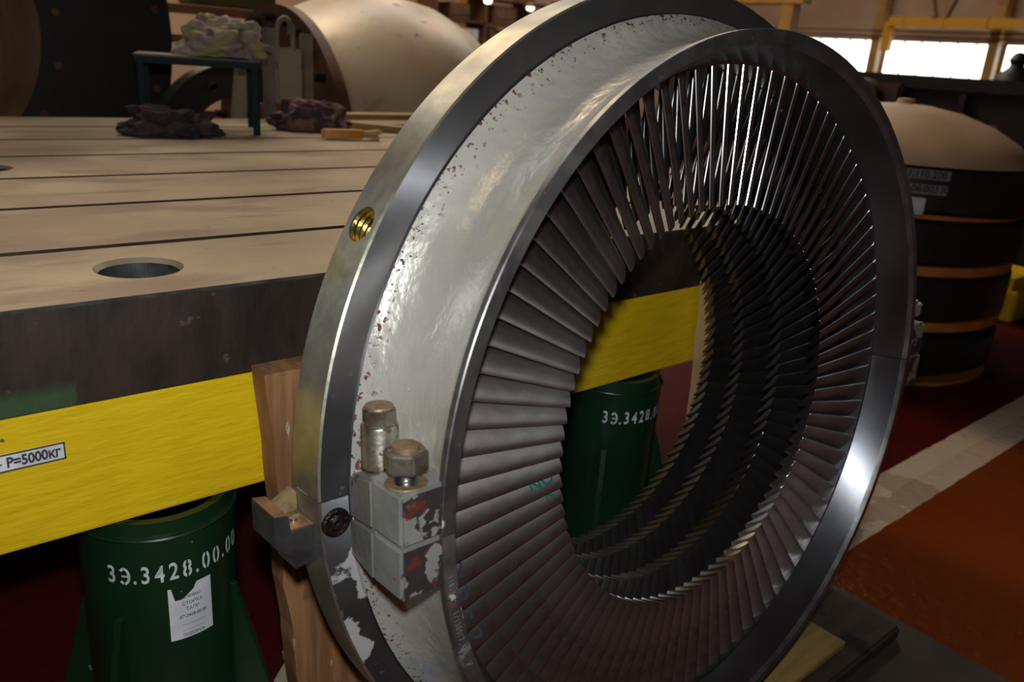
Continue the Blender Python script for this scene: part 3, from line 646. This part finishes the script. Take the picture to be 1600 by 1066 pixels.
# blades
BETA = math.radians(55)
def blade_mesh(name, r0, r1, chord0, chord1, thick, d0, nr=5, ns=9):
    bm = bmesh.new(); cv = Vector((math.sin(BETA), math.cos(BETA))); nn = Vector((math.cos(BETA), -math.sin(BETA))); rings = []
    for k in range(nr):
        f = k/(nr-1); r = r0+(r1-r0)*f; c = chord0+(chord1-chord0)*f; T = thick*(1-.05*f); L = []
        def pt(s, sd):
            camb = .05*c*4*s*(1-s); th = T*(.14+2.9*math.sqrt(max(s, 0))*(1-s)*.55) if s < 1 else T*.10
            h = camb+sd*th*.5
            p = cv*(s*c)+nn*h
            x = -.05+p.x; y = d0+p.y
            z = math.sqrt(max(r*r-x*x, .01))
            return (x*q, y*q, z*q)
        ss = [(1-math.cos(PI*i/ns))/2 for i in range(ns+1)]
        L = [pt(s, 1) for s in ss]+[pt(s, -1) for s in ss[::-1][1:-1]]
        L.insert(0, (L[0][0]-0, L[0][1]-.0, L[0][2])) if False else None
        # blunt leading edge: extra point on the pressure side
        L.append(pt(0, -1))
        rings.append([bm.verts.new(p) for p in L])
    n = len(rings[0])
    for k in range(nr-1):
        for i in range(n): bm.faces.new((rings[k][i], rings[k][(i+1) % n], rings[k+1][(i+1) % n], rings[k+1][i])).material_index = 1 if i == n-1 else 0
    tf = bm.faces.new(rings[-1]); tf.material_index = 1; bm.faces.new(rings[0][::-1]);
    ed = [e for e in tf.edges]; bmesh.ops.bevel(bm, geom=ed, offset=.0025*q, segments=2, affect='EDGES', material=1); bmesh.ops.recalc_face_normals(bm, faces=bm.faces)
    me = D.meshes.new(name); bm.to_mesh(me); bm.free(); smooth(me, 32); return me
NB = 90
bl1 = blade_mesh('blade', 2.505, 1.552, .36, .22, .052, .285)
bl1.materials.append(m_blade); bl1.materials.append(m_tip)
blades = []
for i in range(NB):
    o = D.objects.new('blade', bl1); C.objects.link(o); o.parent = ring; o.location = CZ; th = 88.4+4*i
    o.rotation_euler = (0, math.radians(90-th), 0); blades.append((th % 360, o))
rows = [(.655, 1.532), (1.035, 1.515), (1.395, 1.56)]
bl2 = blade_mesh('blade_b', 2.505, rows[0][1], .34, .21, .052, rows[0][0]); bl2.materials.append(m_blader); bl2.materials.append(m_tip)
rest = []
for k, (d0, rtip) in enumerate(rows):
    me = bl2 if k == 0 else blade_mesh('blade_r', 2.505, rtip, .34, .21, .052, d0, 4, 7)
    for i in range(NB):
        th = (88.4+4*i+1.3*(k+1)) % 360; R = Matrix.Rotation(math.radians(90-th), 4, 'Y')
        if k == 0 and 297 <= th <= 337:
            o = D.objects.new('blade', bl2); C.objects.link(o); o.parent = ring; o.location = CZ; o.rotation_euler = (0, math.radians(90-th), 0)
        else: rest.append((me, R))
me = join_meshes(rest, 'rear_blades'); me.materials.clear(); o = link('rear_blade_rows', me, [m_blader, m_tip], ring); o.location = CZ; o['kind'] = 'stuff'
# hand written marks on blades
def mark(txt, th, rad, s, size, m, rot=0):
    th0, bo = min(blades, key=lambda b: abs(b[0]-th))
    cv = Vector((math.sin(BETA), math.cos(BETA), 0)); nn = Vector((math.cos(BETA), -math.sin(BETA), 0)); c = .30
    p = Vector((-.05, .285, rad))+cv*(s*c)+nn*(.05*c*4*s*(1-s)+.026+.005)
    X = -Vector((0, 0, 1)); Z = nn; Y = Z.cross(X)
    me = text_mesh(txt, size, 0, .0003); o = link('handwritten_mark', me, m, bo)
    M = Matrix(((X.x, Y.x, Z.x, p.x*q), (X.y, Y.y, Z.y, p.y*q), (X.z, Y.z, Z.z, p.z*q), (0, 0, 0, 1)))
    o.matrix_local = M @ Matrix.Rotation(rot, 4, 'Z')
mark('NO', 185, 1.72, .30, .026, m_inkgreen, .1); mark('7', 189, 1.64, .25, .024, m_inkgreen, 1.4)
mark('2', 193, 2.41, .3, .030, m_inkblue, -.4); mark('3', 198, 2.41, .3, .030, m_inkblue, -.5); mark('1', 201, 2.41, .3, .026, m_inkblue, -.4); mark('5', 206, 2.41, .3, .030, m_inkblue, -.6)
# stamped numbers on the lip
def stamp(txt, a0, size=.016, step=1.05):
    lst = []
    for i, ch in enumerate(txt):
        if ch == ' ': continue
        a = math.radians(a0+i*step); r = 2.668*q
        mc = text_mesh(ch, size, 0, .0001, .8)
        # face looks to -Y ; top of the glyph points outward
        X = Vector((-math.sin(a), 0, math.cos(a))); Y = Vector((-math.cos(a), 0, -math.sin(a))); Z = Vector((0, -1, 0))
        lst.append((mc, Matrix(((X.x, Y.x, Z.x, r*math.cos(a)), (X.y, Y.y, Z.y, -.0006*1-.006*q), (X.z, Y.z, Z.z, r*math.sin(a)), (0, 0, 0, 1)))))
    return lst
for lst in (stamp('11815', 185.5, .0095, .55), stamp('1/150017,42', 190.6, .0105, .58), stamp('И', 199.0, .012)):
    o = link('stamped_number', join_meshes(lst, 'st'), m_stamp, ring); o.location = CZ

# ------------------------------------------------------------ things on the table
TOPZ = (HF-1.0)*S
def rag(name, lab, cat, cx, cy_, lx, ly, lz, rz, m, seed, amp=.35, z=TOPZ, fr=2.2):
    bm = bmesh.new(); bmesh.ops.create_icosphere(bm, subdivisions=5, radius=1)
    for v in bm.verts:
        p = v.co.copy(); d = noise.fractal(p*fr+Vector((seed, 0, 0)), 1.0, 2.0, 3); rdg = abs(noise.noise(p*fr*1.4+Vector((0, seed, 0))))*1.4
        v.co = p*(1+amp*d*.5+amp*(rdg-.45)*.7)
    for v in bm.verts:
        zz = v.co.z
        v.co = Vector((v.co.x*lx/2, v.co.y*ly/2, max(zz, -.35+.04*noise.noise(v.co*4))*lz/1.35+.26*lz))
    mn = min(v.co.z for v in bm.verts)
    for v in bm.verts: v.co.z -= mn
    me = D.meshes.new(name); bm.to_mesh(me); bm.free(); smooth(me, 180); o = link(name, me, m); o.location = (cx, cy_, z+.001); o.rotation_euler = (0, 0, rz)
    return tag(o, lab, cat)
rag('crumpled_rag', 'sooty dark crumpled rag lying on the table under the green stand', 'rag', 2.90*S, 8.62*S, .25, .13, .085, -.34, m_rag2, 2.0, .5, TOPZ, 1.7)
rag('crumpled_rag', 'dark mauve patterned crumpled rag on the table beside the orange brush', 'rag', 4.72*S, 9.12*S, .26, .15, .105, -.35, m_rag3, 5.0, .5, TOPZ, 1.7)
# green angle-iron stand
stl = thing('green_stand', 'low dark green steel stand with rags piled on it, on the table', 'stand', W(2.74, 9.03, -1.0), -.35)
hs = .74*S; aa, bb_ = 1.18*S, .96*S; t_ = .022
def angleleg(x, y, sx_, sy_):
    t = MB(); t.box(x, y, 0, x+sx_*t_, y+sy_*.004, hs-.02); t.box(x, y, 0, x+sx_*.004, y+sy_*t_, hs-.02)
    return t.build('leg', m_dkgreen, stl)
for x, y, sx_, sy_ in ((0, 0, 1, 1), (aa, 0, -1, 1), (0, bb_, 1, -1), (aa, bb_, -1, -1)): angleleg(x, y, sx_, sy_)
t = MB(); t.box(-.004, -.004, hs-.02, aa+.004, .0, hs); t.box(-.004, bb_, hs-.02, aa+.004, bb_+.004, hs); t.box(-.004, -.004, hs-.02, 0, bb_+.004, hs); t.box(aa, -.004, hs-.02, aa+.004, bb_+.004, hs); t.build('frame', m_dkgreen, stl)
MB().box(-.006, -.006, hs, aa+.006, bb_+.006, hs+.006, bev=.001).build('stand_top', mat('stand_top_brown', (.10, .06, .04), rough=.6), stl)
rag('rag_pile', 'colourful crumpled rags piled on the green stand', 'rags', 3.68*S, 9.12*S, .27, .17, .125, -.30, m_rag1, 9.0, .5, TOPZ+hs+.006, 1.8)
# orange brush
br = thing('hand_brush', 'orange-handled brush with pale bristles on the table', 'brush', W(4.66, 8.22, -1.0), -.25)
MB().prism([(-.085, -.012), (-.06, -.022), (.05, -.02), (.06, .0), (.05, .02), (-.06, .022), (-.085, .012)], .004, .032, bev=.005).build('handle', m_brush, br)
t = MB(); random.seed(4)
for i in range(60): t.cyl((.05, random.uniform(-.017, .017), random.uniform(.008, .028)), (.105+random.uniform(-.01, .01), random.uniform(-.026, .026), random.uniform(.003, .034)), .0022, 5, cap=False)
t.build('bristles', m_bristle, br)
# planks at the back right of the table
for i, (cx, cyy, L0, wd0, rz, zz, lab) in enumerate(((5.75, 8.85, .62, .07, 2.15, 0, 'yellowish wooden batten on the table, lower one of the crossed pair'), (6.35, 9.75, .62, .09, .02, .022, 'yellowish wooden batten on the table, lying across the lower one'))):
    o = MB().box(-L0/2, -wd0/2, 0, L0/2, wd0/2, .022, bev=.002).build('wooden_batten', mat('batten_wood%d' % i, (.42, .27, .08), (.30, .19, .06), 8, .7, stretch=(.6, 6, 3))); o.location = (cx*S, cyy*S, TOPZ+zz+.001); o.rotation_euler = (0, 0, rz); tag(o, lab, 'batten')

# ------------------------------------------------------------ cream barrel casing behind the table
cc = thing('cream_casing', 'huge cream painted barrel-shaped turbine casing behind the table', 'casing', W(6.2, 13.2, -HF))
MYX = Matrix(((0, 0, 1, 0), (0, 1, 0, 0), (-1, 0, 0, 0), (0, 0, 0, 1)))   # lathe Z -> X
rz_ = 2.0
prf = [(1.75, 0.15), (2.0, 0.12), (2.26, .14), (2.34, .35), (2.52, .8), (2.66, 1.4), (2.68, 2.0), (2.58, 2.6), (2.34, 3.2), (1.95, 3.7), (1.4, 4.05), (.7, 4.2), (.001, 4.22)]
t = MB(); t.lathe([(r*S, h*S) for r, h in prf], 96, closed=False, M=Matrix.Translation((0, 0, (HF-1.85)*S)) @ MYX); t.build('barrel', m_cream, cc, 60)
t = MB(); t.lathe([(r*S, h*S) for r, h in ((1.35, -.05), (2.36, -.05), (2.36, .13), (1.35, .13))], 96, M=Matrix.Translation((0, 0, (HF-1.85)*S)) @ MYX); fg = t.build('end_flange', m_brown, cc)
for k in range(28):
    a = 2*PI*k/28; p = Vector((-.055*S, 2.15*S*math.cos(a), 2.15*S*math.sin(a)+(HF-1.85)*S)); MB().cyl(p, p-Vector((.05, 0, 0)), .022, 6).build('flange_bolt', m_black, fg)
t = MB(); t.lathe([(r*S, h*S) for r, h in ((.001, .10), (1.4, .10), (1.4, .14), (.001, .14))], 64, M=Matrix.Translation((0, 0, (HF-1.85)*S)) @ MYX); t.build('end_cover', mat('primer_red', (.20, .05, .03), (.12, .035, .02), 5, .6), cc)
t = MB()
for x in (.9, 3.0): t.box(x*S-.08, -.35, 0, x*S+.08, .35, .16)
t.build('cradle', m_dwood, cc)
for k, (x, an) in enumerate(((1.6, 118), (2.6, 112), (2.7, 135), (1.2, 128))):
    pass

# lifting frame left of the casing
lf = thing('lifting_frame', 'grey lifting frame with shackle standing between rags and cream casing', 'frame', W(4.94, 10.80, -HF))
t = MB(); zt = (HF+.12)*S
t.box(0, 0, 0, .035, .05, zt, bev=.003); t.box(.16, 0, 0, .20, .05, zt-.01, bev=.003); t.box(.10, .0, zt-.02, .12, .03, zt+.02); t.box(-.02, -.01, (HF-1.6)*S, .24, .06, (HF-1.5)*S); t.box(-.05, -.1, 0, .25, .2, .03)
t.build('uprights', m_greyst, lf)
MB().box(.04, .005, (HF-.85)*S, .155, .045, (HF-.12)*S, bev=.01).build('side_plate', mat('cream_plate', (.42, .36, .25), rough=.5), lf)
t = MB(); n = 12; pts = [(.085+.035*math.cos(PI*k/n*1.0), .02, zt-.03+.07*math.sin(PI*k/n)) for k in range(n+1)]; t.tube([(pts[0][0], .02, zt-.14)]+pts+[(pts[-1][0], .02, zt-.14)], .011, 8); t.cyl((.03, .02, zt-.14), (.15, .02, zt-.14), .014, 10); t.build('shackle', m_greyst, lf, 60)
MB().box(-.03, .07, (HF-2.4)*S, .30, .09, (HF-.85)*S).build('back_panel', mat('primer_red2', (.22, .05, .03), rough=.6), lf)
o = MB().prism([(0, 0), (.09, 0), (.17, 1.06), (.13, 1.06)], 0, .04, M=Matrix.Rotation(PI/2, 4, 'X')).build('cream_prop', mat('cream_prop_paint', (.40, .33, .24), rough=.6)); o.location = W(4.22, 11.15, -HF); tag(o, 'leaning cream painted prop behind the right legs of the green stand', 'prop')

# dark round casings at the far left
def round_casing(nm, lab, cx, cyy, cz, ro, ri, dep, mface, mbore, nb):
    c = thing(nm, lab, 'casing', W(cx, cyy, -HF)); z = (HF+cz)*S
    T = Matrix.Translation((0, 0, z))
    t = MB(); t.lathe([(ri*S, 0), (ro*S, 0), (ro*S, .10), ((ro-.25)*S, .12), ((ro-.3)*S, dep), (ri*S, dep)], 96, axis='Y', mis=[0, 0, 0, 0, 0, 1], M=T); f = t.build('casing_ring', [mface, mbore], c)
    for k in range(nb):
        a = 2*PI*k/nb+.11; p = Vector(((ro-.22)*S*math.cos(a), 0, (ro-.22)*S*math.sin(a)+z)); MB().cyl(p, p-Vector((0, .03, 0)), .017, 6).build('flange_bolt', m_brown, c)
        p = Vector(((ri+.2)*S*math.cos(a), 0, (ri+.2)*S*math.sin(a)+z)); MB().cyl(p, p-Vector((0, .03, 0)), .017, 6).build('flange_bolt', m_brown, c)
    MB().box(-ro*.5*S, .02, 0, ro*.5*S, .2, max(.05, z-ro*S*.9)).build('cradle', m_dwood, c)
    return c
m_tanbore = mat('tan_bore', (.30, .21, .13), (.16, .09, .05), 3, .5)
round_casing('dark_casing', 'huge black round casing with bolted flange behind the table, far left', .78, 13.0, -.12, 3.70, 1.98, 1.0, m_black, m_tanbore, 20)
t = MB().lathe([(.001, 0), (1.9*S, 0), (1.9*S, .06), (.001, .06)], 64, axis='Y', M=Matrix.Translation((0, 0, 0))); o = t.build('tan_disc', m_tanbore); o.location = W(.78, 16.8, -.12-0.0)
tag(o, 'tan dished cover standing inside the huge black casing', 'cover'); o.location.z = 1.9*S+.0
round_casing('arched_casing', 'smaller dark round casing behind the green stand', 4.85, 11.6, -1.5, 1.12, .68, .25, m_black, m_brown, 10)
# far shelf on the left
sh = thing('wall_shelf', 'brown shelf unit with olive cabinet far behind the green stand', 'shelf', W(6.4, 19.5, -HF))
t = MB(); t.box(0, 0, 0, .06, .4, 1.5); t.box(1.6, 0, 0, 1.66, .4, 1.5)
for z in (.25, .7, 1.06, 1.25): t.box(0, 0, z, 1.66, .4, z+.05)
t.build('frame', mat('ochre_brown', (.26, .13, .06), (.18, .09, .04), 3, .6), sh)
tag(MB().box(7.2*S, 19.55*S, (HF-1)*S+.85*0+.476, 9.2*S, 20.4*S, 2.0, bev=.01).box(7.3*S, 19.5*S, 1.4, 9.1*S, 19.55*S, 1.9).build('olive_cabinet', mat('olive', (.10, .11, .02), (.07, .07, .02), 3, .6)), 'olive green cabinet on the far shelf at the top left', 'cabinet')

# ------------------------------------------------------------ stack of black ring castings on the right
scx, scy = 11.95, 5.65
levels = [(-3.74, -3.02, 1.9), (-2.90, -2.28, 1.9), (-2.16, -1.56, 1.9)]
def torus_plate(ro, ri, h, bev): return [(ri*S, 0), ((ro-bev*1.6)*S, 0), (ro*S, bev*S), (ro*S, h*S-bev*S), ((ro-bev)*S, h*S), (ri*S, h*S)]
for i, (a, b_, r) in enumerate(levels):
    o = MB().lathe([(r_, z_) for r_, z_ in torus_plate(r, 1.0, b_-a, .06+.10*(i == 0))], 72).build('black_ring_casting', m_black); o.location = W(scx, scy, a)
    tag(o, ('black round casting, bottom of the stack right of the ring', 'black round casting, second from the bottom of the right stack', 'black round casting, third from the bottom of the right stack')[i], 'casting', 'stacked black castings')
for i, (a, b_) in enumerate(((-HF, -3.74), (-3.02, -2.90), (-2.28, -2.16), (-1.56, -1.45))):
    o = MB().lathe([(1.2*S, 0), (1.88*S, 0), (1.88*S, (b_-a)*S), (1.2*S, (b_-a)*S)], 72).build('orange_spacer', m_orange); o.location = W(scx, scy, a)
    tag(o, ('thin orange spacer ring between stack and floor', 'orange spacer ring on the lowest black casting', 'orange spacer ring on the second black casting', 'orange spacer ring under the widest black casting')[i], 'spacer', 'spacers of the right stack')
tp = thing('top_ring_casting', 'widest black casting with two number plates on top of the right stack', 'casting', W(scx, scy, -1.45))
MB().lathe([(r_, z_) for r_, z_ in torus_plate(2.3, 1.0, .58, .05)], 72).build('casting_body', m_black, tp)
m_plate = mat('number_plate_grey', (.26, .22, .20), (.18, .15, .14), 30, .6)
for k, (z, tx) in enumerate(((.47, '71.110.200'), (.30, '0Э-06.003.К'))):
    bm = bmesh.new(); r = 2.302*S; a0, a1 = -151, -136.3; n = 12
    V = [[bm.verts.new((r*math.cos(math.radians(a0+(a1-a0)*i/n)), r*math.sin(math.radians(a0+(a1-a0)*i/n)), (z+(j-.5)*.115)*S)) for j in range(2)] for i in range(n+1)]
    for i in range(n): bm.faces.new((V[i][0], V[i+1][0], V[i+1][1], V[i][1]))
    me = D.meshes.new('pl'); bm.to_mesh(me); bm.free(); o = link('number_plate', me, m_plate, tp)
    mc = text_mesh(tx, .034, 0, .001); subdiv(mc, .02); ontocyl(mc, r, math.radians(-143.5), z*S); link('plate_lettering', mc, m_ink, o)
o = MB().box(-.045, -.03, 0, .045, .03, .012, bev=.004).build('white_tag', m_paper); o.location = W(10.45, 3.95, -1.45+.0); o.location = Vector((scx*S+2.30*S*math.cos(math.radians(-145.5)), scy*S+2.30*S*math.sin(math.radians(-145.5)), (HF-1.45+.10)*S)); 
o.parent = tp; o.location -= tp.location; o.rotation_euler = (PI/2, 0, math.radians(-145.5+90))
# tan dome lid on the stack
dm = MB().lathe([(1.62*S, 0), (1.60*S, .06*S), (1.42*S, .24*S), (1.1*S, .42*S), (.7*S, .56*S), (.3*S, .63*S), (.12*S, .64*S), (.10*S, .70*S), (.001, .71*S)], 72, closed=False).build('tan_dome', m_tan, ang=60); dm.location = W(11.2, 5.2, -.87)
tag(dm, 'tan domed cover resting on the stack of black castings', 'dome')
o = MB().box(-.55, -.12, 0, .55, .12, .05, bev=.003).box(-.55, .125, 0, .55, .16, .09).build('orange_board', mat('orange_brown_board', (.38, .15, .03), (.26, .10, .02), 6, .6)); o.location = W(14.6, 7.0, -.87); o.rotation_euler = (0, 0, -.95)
tag(o, 'orange-brown board lying beside the tan dome', 'board')
# pallet table carrying the orange board beyond the stack
# yellow foot behind the stack
o = MB().box(0, 0, 0, .5, .4, .16, bev=.01).box(.05, .05, .16, .45, .35, .22).build('yellow_base', m_yellow); o.location = W(15.6, 4.6, -3.9+.12); tag(o, 'yellow painted machine foot at the right edge behind the stack', 'machine foot')
# black machine bed beyond
mbm = thing('machine_bed', 'long black machine bed below the daylit windows', 'machine', W(20, 8.5, -HF))
t = MB(); t.box(-.3, -2.6, 0, .3, 1.4, 1.20, bev=.02); t.box(-.35, -2.6, 1.12, .35, 1.4, 1.18)
for k in range(9): t.box(-.36, -2.4+k*.42, .2, -.3, -2.36+k*.42, 1.1)
t.build('bed', m_black, mbm)
t = MB(); t.box(-.4, .1, .95, -.31, .62, 1.14, bev=.02); t.cyl((-.33, .36, 1.0), (-.5, .36, 1.0), .16, 24); t.build('saddle', mat('sooty_brown', (.06, .03, .018), rough=.6), mbm)
t = MB(); t.lathe([(.001, 0), (.12, 0), (.11, .03), (.05, .08), (.04, .10), (.055, .13), (.03, .17), (.001, .18)], 20); kn = t.build('knob_stand', m_black, mbm); kn.location = (0, -.42, 1.2)
gm = thing('green_machine', 'dark green machine at the right edge of the picture, before the windows', 'machine', W(23.6, 7.35, -HF))
t = MB(); t.box(-.3, -.9, 0, .3, -.05, 1.55, bev=.02); t.box(-.25, -.8, 1.55, .25, -.2, 1.7, bev=.02); t.build('body', m_dkgreen, gm)
t = MB()
for k in range(4): t.cyl((-.31, -.3, .7+k*.2), (-.36, -.3, .7+k*.2), .05, 12)
t.build('dial', m_brown, gm)
